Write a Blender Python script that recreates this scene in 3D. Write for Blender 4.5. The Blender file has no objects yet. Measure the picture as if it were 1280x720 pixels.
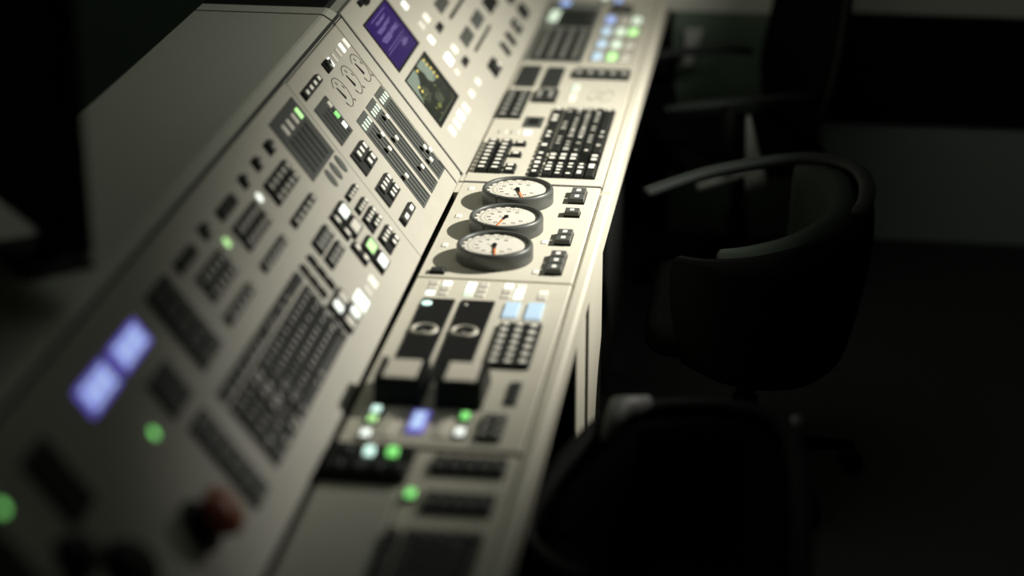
import bpy, math, random
from mathutils import Vector, Matrix, Euler
random.seed(7)
S = bpy.context.scene
COL = S.collection
R = math.radians

# ------------------------------------------------------------------ materials
def mat(name, col, rough=.5, emit=None, strength=1.0, noise=.06, bump=0.0, scale=60, metal=0.0, spec=.5):
    m = bpy.data.materials.new(name); m.use_nodes = True
    nt = m.node_tree; b = nt.nodes['Principled BSDF']
    c = (*col, 1)
    tc = nt.nodes.new('ShaderNodeTexCoord')
    n = nt.nodes.new('ShaderNodeTexNoise'); n.inputs['Scale'].default_value = scale; n.inputs['Detail'].default_value = 4
    nt.links.new(tc.outputs['Object'], n.inputs['Vector'])
    mix = nt.nodes.new('ShaderNodeMix'); mix.data_type = 'RGBA'
    mix.inputs['A'].default_value = (*[v*(1-noise) for v in col], 1)
    mix.inputs['B'].default_value = (*[min(1, v*(1+noise)) for v in col], 1)
    nt.links.new(n.outputs['Fac'], mix.inputs['Factor'])
    nt.links.new(mix.outputs['Result'], b.inputs['Base Color'])
    b.inputs['Roughness'].default_value = rough
    b.inputs['Metallic'].default_value = metal
    b.inputs['Specular IOR Level'].default_value = spec
    if bump:
        bp = nt.nodes.new('ShaderNodeBump'); bp.inputs['Strength'].default_value = bump; bp.inputs['Distance'].default_value = .001
        nt.links.new(n.outputs['Fac'], bp.inputs['Height']); nt.links.new(bp.outputs['Normal'], b.inputs['Normal'])
    if emit:
        b.inputs['Emission Color'].default_value = (*emit, 1)
        b.inputs['Emission Strength'].default_value = strength
    return m

M = dict(
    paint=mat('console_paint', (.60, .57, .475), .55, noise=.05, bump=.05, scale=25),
    slope=mat('console_paint_dimmed', (.375, .36, .305), .55, noise=.05, bump=.05, scale=25),  # console paint darkened to offset the stronger lamp light on the slopes
    trim=mat('console_trim_paint', (.62, .59, .49), .45, noise=.03),
    lid=mat('console_lid_paint', (.43, .425, .365), .6, noise=.05, bump=.05, scale=18),
    gap=mat('gap_black', (.012, .013, .012), .8),
    panelgrey=mat('panel_charcoal_plate', (.036, .040, .036), .5, noise=.08),
    slotgrey=mat('slot_charcoal', (.024, .026, .024), .6),
    midgrey=mat('mid_grey_plate', (.20, .205, .18), .5),
    grey=mat('grey_plate', (.068, .074, .066), .5, noise=.08),
    dgrey=mat('dark_grey_plate', (.03, .033, .029), .5),
    slot=mat('slot_black', (.014, .0155, .014), .6, spec=.15),
    black=mat('black_plastic', (.009, .010, .009), .5, spec=.2),
    base=mat('button_base_black', (.006, .0065, .006), .5, spec=.15),
    cap=mat('button_cap_charcoal', (.034, .0365, .033), .45, spec=.25),
    capgrey=mat('button_cap_grey', (.075, .079, .072), .42),
    cap2=mat('button_cap_dark', (.017, .0185, .0165), .45, spec=.25),
    legend=mat('legend_white', (.86, .84, .75), .5),
    legmid=mat('legend_pale', (.42, .41, .36), .5),
    legdark=mat('legend_dark_grey', (.10, .10, .09), .5),
    legdim=mat('legend_grey', (.30, .30, .27), .5),
    white=mat('button_white', (.82, .80, .72), .4),
    cream=mat('cream_plate', (.78, .73, .62), .5),
    gauge=mat('gauge_body_grey', (.072, .077, .071), .42, noise=.05),
    dial=mat('dial_cream', (.66, .635, .56), .5, noise=.03),
    dialmark=mat('dial_mark_brown', (.045, .04, .03), .6),
    dialring=mat('dial_ring_beige', (.30, .26, .19), .6),
    redmark=mat('dial_mark_red', (.45, .07, .035), .6),
    orange=mat('needle_orange', (.75, .20, .04), .5),
    ink=mat('ink_black', (.008, .008, .008), .6, spec=.15),
    etch=mat('etched_grey', (.38, .365, .30), .6),
    red=mat('red_plastic', (.50, .13, .06), .4),
    ringm=mat('ring_pale', (.50, .48, .40), .4),
    pad=mat('chair_pad_green_grey', (.030, .038, .030), 1.0, noise=.15, bump=.2, scale=300, spec=.0),
    fabric=mat('chair_fabric_black', (.005, .0055, .005), 1.0, noise=.2, bump=.2, scale=300, spec=.0),
    rail=mat('chair_rail_grey', (.013, .0165, .0145), .6, spec=.2),
    frame=mat('chair_frame_black', (.006, .006, .006), .7, spec=.1),
    metal=mat('chair_metal_grey', (.55, .55, .52), .4),
    metald=mat('chair_metal_dimmed', (.09, .09, .085), .6),  # darker copy of the chair metal, offsetting stronger light on the brackets
    floor=mat('floor_dark_carpet', (.034, .037, .034), .9, noise=.3, bump=.3, scale=200, spec=.2),
    wallL=mat('wall_light_grey', (.66, .66, .60), .8, noise=.04),
    wallD=mat('wall_dado_grey', (.38, .43, .40), .8, noise=.06),
    wallB=mat('wall_band_black', (.008, .008, .008), .8, spec=.1),
    wallG=mat('wall_green_grey', (.13, .18, .13), .8, noise=.1),
)
def em(name, c, s=1.0, base=.3):
    M[name] = mat('lit_' + name, tuple(min(.8, v*base) for v in c), .12 if base < .1 else .4, emit=c, strength=s, noise=.02)
em('L_white', (.93, 1.0, .90), 1.35)
em('L_warm', (1.0, .97, .80), .8)
em('L_dim', (.74, .71, .62), .06, .78)
em('L_cyan', (.70, 1.0, .88), 1.4)
em('L_green', (.27, .92, .22), 1.15)
em('L_lime', (.55, 1.0, .38), 1.05)
em('L_pale', (.84, 1.0, .78), .8)
em('L_blue', (.40, .55, 1.0), .8)
em('L_sky', (.60, .80, .95), .75)
em('L_violet', (.17, .13, .72), .75)
em('L_lcd', (.48, .64, .96), .95)
em('L_purple', (.026, .004, .115), .85, .04)
em('L_lilac', (.27, .20, .50), .65, .04)
em('L_pic_dark', (.022, .028, .02), .8, .04)
em('L_pic_mid', (.10, .115, .07), .7, .04)
em('L_pic_pale', (.36, .44, .34), .7, .04)
em('L_pic_yellow', (1.0, .80, .18), 1.1, .04)
em('L_pic_olive', (.24, .26, .07), .8, .04)

# ------------------------------------------------------------------ mesh helper
class MB:
    def __init__(s): s.v = []; s.f = []; s.mi = []; s.mats = []; s.sm = []
    def m(s, name):
        if name not in s.mats: s.mats.append(name)
        return s.mats.index(name)
    def add(s, vs, fs, mt, smooth=False):
        o = len(s.v); k = s.m(mt); s.v += [tuple(p) for p in vs]
        for f in fs: s.f.append([o+i for i in f]); s.mi.append(k); s.sm.append(smooth)
        return s
    def box(s, x0, x1, y0, y1, z0, z1, mt):
        return s.add([(x0,y0,z0),(x1,y0,z0),(x1,y1,z0),(x0,y1,z0),(x0,y0,z1),(x1,y0,z1),(x1,y1,z1),(x0,y1,z1)],
            [(3,2,1,0),(4,5,6,7),(0,1,5,4),(1,2,6,5),(2,3,7,6),(3,0,4,7)], mt)
    def cap(s, cx, cy, w, l, z0, h, mt, tap=.0, bev=.0012):
        """key cap / bevelled slab: footprint w x l, tapering to the top"""
        rings = []
        b = min(bev, w*.2, l*.2, h*.45)
        for (i, z) in ((0, z0), (tap*.9, z0+h-b), (tap+b, z0+h)):
            rings.append([(cx-w/2+i,cy-l/2+i,z),(cx+w/2-i,cy-l/2+i,z),(cx+w/2-i,cy+l/2-i,z),(cx-w/2+i,cy+l/2-i,z)])
        vs = sum(rings, []); fs = [(3,2,1,0),(8,9,10,11)]
        for r in (0, 4):
            for k in range(4): fs.append((r+k, r+(k+1)%4, r+4+(k+1)%4, r+4+k))
        return s.add(vs, fs, mt)
    def lathe(s, prof, mt, n=40, c=(0,0), smooth=True, sx=1, sy=1):
        vs = []; fs = []
        for r, z in prof:
            for k in range(n):
                a = 2*math.pi*k/n; vs.append((c[0]+r*math.cos(a)*sx, c[1]+r*math.sin(a)*sy, z))
        for i in range(len(prof)-1):
            for k in range(n): fs.append((i*n+k, i*n+(k+1)%n, (i+1)*n+(k+1)%n, (i+1)*n+k))
        s.add(vs, fs, mt, smooth)
        if prof[-1][0] > 1e-5: s.add(vs[-n:], [tuple(range(n))], mt)
        if prof[0][0] > 1e-5: s.add(vs[:n], [tuple(reversed(range(n)))], mt)
        return s
    def ringflat(s, r0, r1, z0, z1, mt, n=40, a0=0, a1=2*math.pi, c=(0,0), sx=1, sy=1):
        full = abs(a1-a0-2*math.pi) < 1e-6; vs = []; fs = []
        N = n if full else n+1
        for k in range(N):
            a = a0+(a1-a0)*k/n; ca, sa = math.cos(a)*sx, math.sin(a)*sy
            vs += [(c[0]+r0*ca,c[1]+r0*sa,z0),(c[0]+r1*ca,c[1]+r1*sa,z0),(c[0]+r1*ca,c[1]+r1*sa,z1),(c[0]+r0*ca,c[1]+r0*sa,z1)]
        for k in range(n):
            a = 4*k; b = 4*((k+1) % N)
            for q in range(4): fs.append((a+q, a+(q+1)%4, b+(q+1)%4, b+q))
        if not full: fs += [(3,2,1,0), tuple(4*n+i for i in range(4))]
        return s.add(vs, fs, mt)
    def bar(s, p, q, w0, w1, z0, z1, mt):
        d = (Vector(q)-Vector(p)).normalized(); n = Vector((-d.y, d.x))
        P = [Vector(p)-n*w0/2, Vector(p)+n*w0/2, Vector(q)+n*w1/2, Vector(q)-n*w1/2]
        vs = [(a.x,a.y,z0) for a in P]+[(a.x,a.y,z1) for a in P]
        return s.add(vs, [(0,1,2,3),(7,6,5,4),(4,5,1,0),(5,6,2,1),(6,7,3,2),(7,4,0,3)], mt)
    def tube(s, path, rad, mt, n=12, sq=None):
        """round tube through 3-D points; rad a number or a list; sq=(a,b) squashes the section"""
        P = [Vector(p) for p in path]; vs = []; fs = []
        for i, p in enumerate(P):
            t = (P[min(i+1,len(P)-1)]-P[max(i-1,0)]).normalized()
            a = t.cross(Vector((0,0,1)));
            if a.length < 1e-3: a = Vector((1,0,0))
            a.normalize(); b = a.cross(t).normalized()
            r = rad[i] if isinstance(rad, (list,tuple)) else rad
            qa, qb = sq or (1,1)
            for k in range(n):
                w = 2*math.pi*k/n; vs.append(tuple(p+a*math.cos(w)*r*qa+b*math.sin(w)*r*qb))
        for i in range(len(P)-1):
            for k in range(n): fs.append((i*n+k, i*n+(k+1)%n, (i+1)*n+(k+1)%n, (i+1)*n+k))
        fs += [tuple(reversed(range(n))), tuple((len(P)-1)*n+k for k in range(n))]
        return s.add(vs, fs, mt, True)
    def mesh(s, name):
        me = bpy.data.meshes.new(name); me.from_pydata(s.v, [], s.f)
        for k in s.mats: me.materials.append(M[k])
        me.polygons.foreach_set('material_index', s.mi); me.polygons.foreach_set('use_smooth', s.sm)
        me.update()
        import bmesh
        bm = bmesh.new(); bm.from_mesh(me); bmesh.ops.recalc_face_normals(bm, faces=bm.faces); bm.to_mesh(me); bm.free()
        return me
    def obj(s, name, parent=None, loc=(0,0,0), label=None):
        return link(name, s.mesh(name), parent, loc, label)

def link(name, me, parent=None, loc=(0,0,0), label=None):
    o = bpy.data.objects.new(name, me); COL.objects.link(o)
    if parent: o.parent = parent
    o.location = loc
    if label: o['label'] = label
    return o
def tag(o, label, cat, group=None):
    o['label'] = label; o['category'] = cat
    if group: o['group'] = group
    return o

# ------------------------------------------------------------------ frames
BZ = .75; TA = R(53.0); RX = -.008
class Frame:
    def __init__(s, org, rot): s.o = Vector(org); s.r = rot; s.mtx = Euler(rot).to_matrix()
    def pt(s, x, y, z=0): return s.o + s.mtx @ Vector((x, y, z))
BENCH = Frame((0,0,BZ), (0,0,0))
REAR = Frame((RX,0,BZ), (0,TA,0))        # local x runs down the slope, y along the console, z out of the panel
def thing(fr, name, label, cat, x, y, group=None):
    o = bpy.data.objects.new(name, None); COL.objects.link(o)
    o.empty_display_size = .03
    o.location = fr.pt(x, y); o.rotation_euler = fr.r
    return tag(o, label, cat, group)

cache = {}
def keymesh(w, l, h, legend='dot', capm='cap', legm='legend', tap=None):
    k = (round(w,4), round(l,4), round(h,4), legend, capm, legm, tap)
    if k in cache: return cache[k]
    b = MB(); tp = .0012 if tap is None else tap
    b.cap(0, 0, w, l, 0, h, capm, tp)
    z = h; W = w-2*tp; L = l-2*tp
    lm = legm
    if legend == 'dot': b.box(-W*.28, W*.28, -L*.27, L*.27, z, z+.0004, lm)
    elif legend == 'sdot': b.box(-W*.15, W*.15, -L*.22, L*.22, z, z+.0004, lm)
    elif legend == 'bar': b.box(-W*.38, W*.18, -L*.25, L*.25, z, z+.0004, lm)
    elif legend == 'wide': b.box(-W*.28, W*.12, -L*.32, L*.32, z, z+.0004, lm)
    elif legend == 'full': b.box(-W*.36, W*.36, -L*.36, L*.36, z, z+.0004, lm)
    elif legend == 'end': b.box(-W*.22, W*.22, -L*.42, -L*.42+min(W*.5, L*.3), z, z+.0004, lm)
    cache[k] = b.mesh('button'); return cache[k]

GB = 'black push button blocks on the console'
def block(fr, label, x0, x1, y0, y1, rows, h=.010, group=GB, legend='dot', name='button_block', cat='button block',
          capm='cap', legm='legend', kname='button', lit=None, fix=True, basem='base', frac=.45, gap=.0012, skew=None):
    """rows = list of key counts, listed from low x to high x. lit: {(row, col): material}."""
    if fix:                                   # outlines were read at the key tops: bring them back down to the panel
        y1 -= (2.6 if fr is REAR else 2.2)*h
        x0 += (.35 if fr is REAR else .40)*h
    w, l = x1-x0, y1-y0
    t = thing(fr, name, label, cat, (x0+x1)/2, (y0+y1)/2, group)
    hb = h*frac
    MB().cap(0, 0, w, l, 0, hb, basem, .0003, .0008).obj('base', t)
    pitch = w/len(rows)
    for r, n in enumerate(rows):
        span = l; off = 0
        if isinstance(n, tuple): n, f0, f1 = n; span = l*(f1-f0); off = l*f0
        pl = span/n
        for c in range(n):
            kx = -w/2+pitch*(r+.5); ky = -l/2+off+pl*(c+.5)
            lm = lit.get((r,c)) if lit else None
            me = keymesh(pitch-gap*2, pl-gap*2, h-hb, 'full' if lm else legend, capm, lm or legm)
            link(kname, me, t, (kx, ky, hb))
    return t

# ------------------------------------------------------------------ console sections
TOPZ = 1.128; XL = -.60; SL = .4480
def slab(b, fr, x0, x1, y0, y1, z0, z1, mt):
    P = [fr.pt(x,y,z) for z in (z0,z1) for (x,y) in ((x0,y0),(x1,y0),(x1,y1),(x0,y1))]
    b.add(P, [(3,2,1,0),(4,5,6,7),(0,1,5,4),(1,2,6,5),(2,3,7,6),(3,0,4,7)], mt)
def bevslab(b, fr, x0, x1, y0, y1, z0, z1, mt, bev=.0025):
    rings = []
    for i, z in ((0,z0),(0,z1-bev),(bev,z1)):
        rings += [fr.pt(x,y,z) for (x,y) in ((x0+i,y0+i),(x1-i,y0+i),(x1-i,y1-i),(x0+i,y1-i))]
    fs = [(3,2,1,0),(8,9,10,11)]
    for r in (0,4):
        for k in range(4): fs.append((r+k, r+(k+1)%4, r+4+(k+1)%4, r+4+k))
    b.add(rings, fs, mt)

def console(label, y0, y1, yr0, yr1):
    t = bpy.data.objects.new('console_section', None); COL.objects.link(t)
    t.location = (0, (y0+y1)/2, 0); tag(t, label, 'console', 'console sections')
    return t, Vector((0, (y0+y1)/2, 0))
def part(name, b, t, off, label=None):
    b.v = [tuple(Vector(p)-off) for p in b.v]
    return b.obj(name, t, (0,0,0), label)

NEAR_Y = -3.0; FAR_Y = 1.775
# --- near section (instrument bench, two sloped panels, blank lid)
near, no = console('near console section carrying the three round gauges and both sloped button panels', NEAR_Y, -.004, NEAR_Y, .04)
b = MB(); bevslab(b, BENCH, .001, .312, -.603, -.009, -.02, 0, 'paint', .002); part('worktop_plate', b, near, no)
b = MB(); bevslab(b, BENCH, .001, .312, -1.376, -.607, -.02, -.001, 'paint', .002); part('worktop_plate', b, near, no)
b = MB(); bevslab(b, BENCH, .001, .312, -1.54, -1.380, -.02, -.006, 'paint', .002); part('worktop_plate', b, near, no)
b = MB(); bevslab(b, BENCH, .001, .138, NEAR_Y, -1.543, -.02, -.002, 'lid', .002); part('worktop_plate', b, near, no, 'plain grey worktop plate')
b = MB(); bevslab(b, BENCH, .141, .312, NEAR_Y, -1.543, -.02, -.004, 'paint', .002); part('worktop_plate', b, near, no)
b = MB(); bevslab(b, BENCH, .314, .3425, NEAR_Y, -.045, -.055, .0005, 'trim', .006); part('front_edge', b, near, no)
b = MB(); slab(b, BENCH, -.014, .3135, NEAR_Y, -.002, -.05, -.021, 'gap'); part('bench_frame', b, near, no, 'black frame in the gap behind the worktop')
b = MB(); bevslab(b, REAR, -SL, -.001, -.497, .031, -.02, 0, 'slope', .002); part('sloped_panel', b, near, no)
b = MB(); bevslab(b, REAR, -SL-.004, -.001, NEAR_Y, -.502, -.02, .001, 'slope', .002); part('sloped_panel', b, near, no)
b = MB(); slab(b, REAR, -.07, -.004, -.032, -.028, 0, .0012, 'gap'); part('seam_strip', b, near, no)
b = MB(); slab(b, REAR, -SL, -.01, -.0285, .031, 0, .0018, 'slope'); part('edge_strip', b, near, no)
b = MB(); slab(b, REAR, -SL, -.004, .0315, .0495, -.02, -.0005, 'gap'); slab(b, BENCH, .001, .312, -.0085, .003, -.02, -.0008, 'gap')
part('seam_shade_strip', b, near, no, 'dark strip for groove shade in the module seam')  # flush black strips stand in for the shade inside the seams
b = MB(); slab(b, REAR, -SL-.0115, -SL-.0045, NEAR_Y, .04, -.03, -.0008, 'gap'); part('seam_shade_strip', b, near, no, 'dark strip for groove shade under the lid edge')  # same painted shade, in the groove below the lid
b = MB(); slab(b, BENCH, -.0095, .0012, -.078, -.009, -.02, -.0008, 'paint'); part('gap_filler', b, near, no)
def lidprof(b, y0, y1, mt, xl=XL, drop=.0):
    P = [(-.2815,1.1085),(-.2855,1.1145),(-.304,1.1265),(-.311,1.1285),(xl+.006,1.1285),(xl,1.124),(xl,1.06),(-.305,1.06)]
    n = len(P); vs = [(x,y,z-drop) for y in (y0,y1) for x,z in P]
    fs = [tuple(range(n)), tuple(range(2*n-1,n-1,-1))]+[(i,(i+1)%n,n+(i+1)%n,n+i) for i in range(n)]
    b.add(vs, fs, mt)
b = MB(); lidprof(b, NEAR_Y, -.026, 'lid'); part('lid', b, near, no)
b = MB()
b.add([(-.28,NEAR_Y,1.075),(-.28,.04,1.075),(-.05,.04,.79),(-.05,NEAR_Y,.79),(-.30,NEAR_Y,1.075),(-.30,.04,1.075),(-.07,.04,.79),(-.07,NEAR_Y,.79)],
      [(0,1,2,3),(7,6,5,4),(0,4,5,1),(2,6,7,3),(0,3,7,4),(1,5,6,2)], 'gap')
b.box(XL+.004, XL+.024, NEAR_Y, -.02, .0, 1.059, 'lid'); b.box(-.05, -.03, NEAR_Y, -.02, 0, .73, 'gap')
part('cabinet_body', b, near, no, 'dark cabinet body under the panels')
for (a, c) in ((-.515,-.232),(-.755,-.585)):
    b = MB(); b.box(.10, .333, a, c, .06, .694, 'gap'); b2 = b
    bevslab(b, Frame((.333,0,0),(0,R(90),0)), -.694, -.05, a, c, 0, .006, 'trim', .002)
    part('pedestal_front', b, near, no)
b = MB(); b.box(.05, .30, -.74, -.24, 0, .05, 'gap'); part('plinth', b, near, no)
# --- far section
far, fo = console('far console section with the two picture screens and the keyboard bench', .0, FAR_Y, .05, FAR_Y)
b = MB(); bevslab(b, BENCH, .0, .3125, .0035, FAR_Y, -.02, 0, 'paint', .002); part('worktop_plate', b, far, fo)
b = MB(); slab(b, BENCH, .001, .161, 1.018, 1.70, 0, .001, 'midgrey'); part('mounting_plate', b, far, fo, 'mid grey mounting plate')
b = MB(); bevslab(b, BENCH, .3125, .3425, -.043, FAR_Y, -.055, .0005, 'trim', .006); part('front_edge', b, far, fo)
b = MB(); slab(b, BENCH, -.014, .3135, .0, FAR_Y, -.05, -.021, 'gap'); part('bench_frame', b, far, fo, 'black frame in the gap behind the worktop')
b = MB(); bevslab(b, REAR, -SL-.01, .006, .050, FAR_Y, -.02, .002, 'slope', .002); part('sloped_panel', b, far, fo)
b = MB(); slab(b, BENCH, -.0095, -.0002, .001, .049, -.02, -.0008, 'paint'); part('gap_filler', b, far, fo)
b = MB(); lidprof(b, -.016, .040, 'lid'); part('lid_frame', b, far, fo)
b = MB(); b.box(-.318, -.284, .041, FAR_Y, 1.06, 1.112, 'lid'); part('lid_frame', b, far, fo)
b = MB(); b.box(XL, -.32, .0415, FAR_Y, 1.06, 1.126, 'black'); part('lid', b, far, fo, 'black lid')
b = MB(); b.box(XL+.004, XL+.024, .0, FAR_Y, 0, 1.059, 'lid'); b.box(-.05, -.03, 0, FAR_Y, 0, .73, 'gap'); part('cabinet_body', b, far, fo, 'dark cabinet body under the panels')
b = MB(); b.box(.02, .28, .55, 1.0, 0, .70, 'gap'); part('pedestal', b, far, fo, 'black pedestal under the worktop')
b = MB(); b.lathe([(.016,0),(.016,.008),(.012,.014)], 'black', 20); b.box(-.007,.007,-.05,.0,0,.006,'black')
o = b.obj('latch', far); o.location = REAR.pt(-.436,.235,.002)-fo; o.rotation_euler = REAR.r

# direct marks and lights that belong to the console
def clight(fr, x, y, m, w=.016, l=.022, h=.003, round_=False, name='indicator_light', host=None, z=0, label=None):
    host = host or (near if y < .03 else far); off = no if host is near else fo
    b = MB()
    if round_: b.lathe([(w/2,0),(w/2,h*.6),(w*.4,h),(w*.15,h*1.15)], m, 20)
    else: b.cap(0,0,w,l,0,h,m,.0004,.001)
    o = b.obj(name, host, label=label); o.location = fr.pt(x, y, z)-off; o.rotation_euler = fr.r
    return o
WL = 'white lit indicator'; 
# five oval label lights, near panel top
for s_, y_, m in ((.4035,-.207,'L_white'),(.4035,-.170,'L_dim'),(.4035,-.130,'L_dim'),(.4035,-.088,'L_white'),(.4035,-.046,'L_warm')):
    clight(REAR, -s_, y_, m, .023, .015)
# grey ovals
for y_ in (-.628,-.583,-.537):
    b = MB(); b.lathe([(.013,0),(.013,.002),(.012,.0025)], 'grey', 24, sx=1.6, sy=1.0)
    o = b.obj('oval_grille', near, label='grey oval grille'); o.location = REAR.pt(-.258,y_,.001)-no; o.rotation_euler = REAR.r
clight(REAR, -.3507, -.9700, 'L_white', .020, .024, round_=True, label=WL)
clight(REAR, -.349, -1.204, 'L_lime', .020, .024, round_=True, label='green lit indicator')
clight(REAR, -.2656, -1.822, 'L_green', .017, .02, round_=True, label='green lit indicator')
clight(REAR, -.3774, -2.245, 'L_green', .017, .02, round_=True, label='green lit indicator')
clight(REAR, -.0716, -.793, 'L_warm', .026, .030, label=WL)
clight(REAR, -.0730, -.843, 'L_dim', .024, .030)
clight(REAR, -.0745, -.897, 'L_white', .036, .050, label=WL)
# screen module label lights
for s_, y_, m, w_, l_ in ((.348,.477,'L_white',.022,.03),(.2425,.4795,'L_white',.022,.03),(.2847,.560,'L_warm',.024,.034),(.2847,.490,'L_dim',.024,.03),
        (.1783,.592,'L_warm',.024,.034),(.1767,.500,'L_white',.03,.05),(.142,.490,'L_dim',.018,.024),(.0794,.583,'L_warm',.018,.03),(.0785,.4776,'L_warm',.018,.036),
        (.074,.366,'L_warm',.026,.034),(.0755,.298,'L_white',.026,.038),(.0752,.2346,'L_warm',.026,.034),(.0765,.1715,'L_warm',.026,.034)):
    clight(REAR, -s_, y_, m, w_, l_, z=.002)
# bench: far
for x_, m in ((.0375,'L_dim'),(.068,'L_dim'),(.0977,'L_white')): clight(BENCH, x_, .378, m, .018, .030)
for y_, m in ((.778,'L_pale'),(.690,'L_warm')): clight(BENCH, .1717, y_, m, .018, .06)
b = MB()
for a0, a1, r in ((.2,1.3,.030),(1.8,2.6,.030),(3.3,4.2,.030),(4.7,5.8,.030),(.9,2.3,.014),(3.6,5.0,.014)):
    b.ringflat(r, r+.005, 0, .0004, 'etch', 10, a0, a1)
b.bar((-.012,.004),(.012,.012),.005,.004,0,.0004,'etch'); b.bar((-.004,-.012),(.012,-.008),.005,.004,0,.0004,'etch')
o = b.obj('emblem', far, label='faint round etched emblem'); o.location = Vector((.243,.718,BZ+.0002))-fo
o.scale = (1.0,1.7,1.0)
# bench: bolts and label lights
for x_, y_ in ((.0265,-.054),(.0265,-.2385),(.027,-.4204),(.229,-.3751),(.2325,-.551)):
    clight(BENCH, x_, y_, 'white', .012, .022, .002, name='bolt_cover')
for x_, ms in ((.0415,('L_white','L_dim','L_dim')),(.0675,('L_dim','L_dim','L_white')),(.1165,('L_pale','L_white','L_white')),(.1410,('L_dim','L_dim','L_dim')),
               (.1905,('L_dim','L_dim','L_white')),(.2150,('L_white','L_white','L_warm')),(.2620,('L_dim','L_warm'))):
    for k, m in enumerate(ms): clight(BENCH, x_, -.687+.027*k, m, .018, .023, .002, name='label_light', z=-.001)

# ------------------------------------------------------------------ etched dials with needles (flush in the near sloped panel)
for k, y_ in enumerate((-.262,-.165,-.070)):
    t = thing(REAR, 'flush_meter', ['flush outline meter with black needle, nearest the four-button block', 'flush outline meter with black needle, middle of three above the faders',
        'flush outline meter with black needle, beside the dark module seam'][k], 'meter', -.343, y_, 'flush outline meters')
    MB().ringflat(.0345,.0362,0,.0006,'ink',36,R(-25),R(235)).obj('outline', t)
    MB().bar((-.016,-.014),(.014,-.006),.003,.009,.0006,.0016,'ink').obj('needle', t)
    b = MB(); b.bar((.028,.030),(.034,.036),.004,.004,0,.0006,'ink'); b.bar((.020,-.022),(.030,-.016),.004,.004,0,.0006,'ink'); b.bar((-.026,.0),(-.018,.004),.003,.003,0,.0006,'ink'); b.bar((-.010,.022),(-.002,.026),.003,.003,0,.0006,'ink')
    b.obj('scale_mark', t)

# ------------------------------------------------------------------ fader panels
def fader_panel(label, y0, y1, knobs):
    t = thing(REAR, 'fader_panel', label, 'fader panel', -.1645, (y0+y1)/2, 'fader panels on the sloped panel')
    w, l = .235, y1-y0
    MB().cap(0,0,w,l,0,.002,'grey',.0003,.0006).obj('plate', t)
    for k in range(4):
        yy = -l/2+l*(k+.5)/4
        MB().box(-.080, .112, yy-.0032, yy+.0032, .002, .0024, 'slot').obj('slot', t)
        MB().cap(-.0955, yy, .0155, .0075, .002, .0014, 'L_pale', .0003, .0005).obj('level_light', t)
    for s_, y_ in knobs:
        k = round(((y_-y0)/l)*4-.5); k = min(3,max(0,k)); yy = -l/2+l*(k+.5)/4
        o = MB().cap(0,0,.009,.010,.0024,.006,'black',.0006,.001).cap(0,0,.0125,.0150,.0084,.0045,'white',.0006,.001).obj('fader_knob', t)
        o.location = (-(s_)+.1645, yy, 0)
fader_panel('grey fader panel with three sliders, closest to the button blocks', -.305, -.226, ((.221,-.263),(.190,-.285),(.1247,-.300)))
fader_panel('grey fader panel in the middle of the three', -.206, -.131, ((.2335,-.166),(.189,-.200),(.103,-.183)))
fader_panel('grey fader panel with sliders low down, beside the screen module', -.111, -.036, ((.1207,-.085),(.093,-.105),(.106,-.066)))

def slot_panel(label, s0, s1, y0, y1, n, lights, sl0, sl1):
    t = thing(REAR, 'slotted_panel', label, 'meter panel', -(s0+s1)/2, (y0+y1)/2, 'slotted grey meter panels')
    w, l = s1-s0, y1-y0; c = -(s0+s1)/2
    MB().cap(0,0,w,l,0,.003,'panelgrey',.0004,.0008).obj('plate', t)
    for k in range(n):
        yy = -l/2+l*(.12+.76*(k+.5)/n)
        MB().box(-w/2+w*sl0, -w/2+w*sl1, yy-l*.036, yy+l*.036, .003, .0034, 'slot').obj('slot', t)
    for s_, y_, m in lights:
        MB().cap(0,0,.024 if n>4 else .015,.017,.003,.002,m,.0004,.0008).obj('level_light', t, (-s_-c, y_-(y0+y1)/2, 0))
slot_panel('dark slotted panel with one green light, beside the flush meters', .276, .369, -.467, -.362, 4, ((.3507,-.380,'L_dim'),(.325,-.382,'L_green'),(.2992,-.383,'L_white')), .22, .95)
slot_panel('large grey slotted panel with four lights, beside the module seam', .283, .423, -.716, -.524, 5, ((.390,-.668,'L_dim'),(.390,-.631,'L_dim'),(.390,-.590,'L_dim'),(.390,-.552,'L_lime')), .38, .93)

# ------------------------------------------------------------------ button blocks
B = block
B(REAR, 'four-button black block at the top edge, beside the dark rocker switch', -.417,-.392,-.472,-.307,[4], legend='bar')
B(REAR, 'black block of five buttons in two rows, below the dark slotted panel', -.255,-.196,-.465,-.338,[(3,.12,1),(2,.36,1)], legend='bar', basem='cap2')
B(REAR, 'black block of seven buttons in two rows, second below the slotted panel', -.171,-.117,-.470,-.343,[(4,.1,1),(3,.3,1)], legend='bar', basem='cap2')
B(REAR, 'small black two-button block at the foot of the fader panels', -.091,-.066,-.469,-.337,[2], legend='bar')
def rocker(label, s0, s1, y0, y1):
    h = .012; y1 -= 2.2*h
    t = thing(REAR, 'rocker_switch', label, 'switch', -(s0+s1)/2, (y0+y1)/2, 'black rocker switches')
    w, l = s1-s0, y1-y0
    MB().cap(0,0,w,l,0,.005,'base',.0004,.001).obj('housing', t)
    b = MB(); b.add([(-w*.36,-l*.36,.005),(w*.36,-l*.36,.005),(w*.36,l*.36,.005),(-w*.36,l*.36,.005),(-w*.34,-l*.33,.013),(w*.34,-l*.33,.008),(w*.34,l*.33,.008),(-w*.34,l*.33,.013)],
        [(3,2,1,0),(4,5,6,7),(0,1,5,4),(1,2,6,5),(2,3,7,6),(3,0,4,7)], 'cap')
    b.obj('rocker', t)
    MB().box(-w*.02,w*.26,-l*.17,l*.17,.0085,.0118,'legmid').obj('legend', t)
rocker('black rocker switch beside the row of white oval lights', .391,.417,-.262,-.196)
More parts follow.
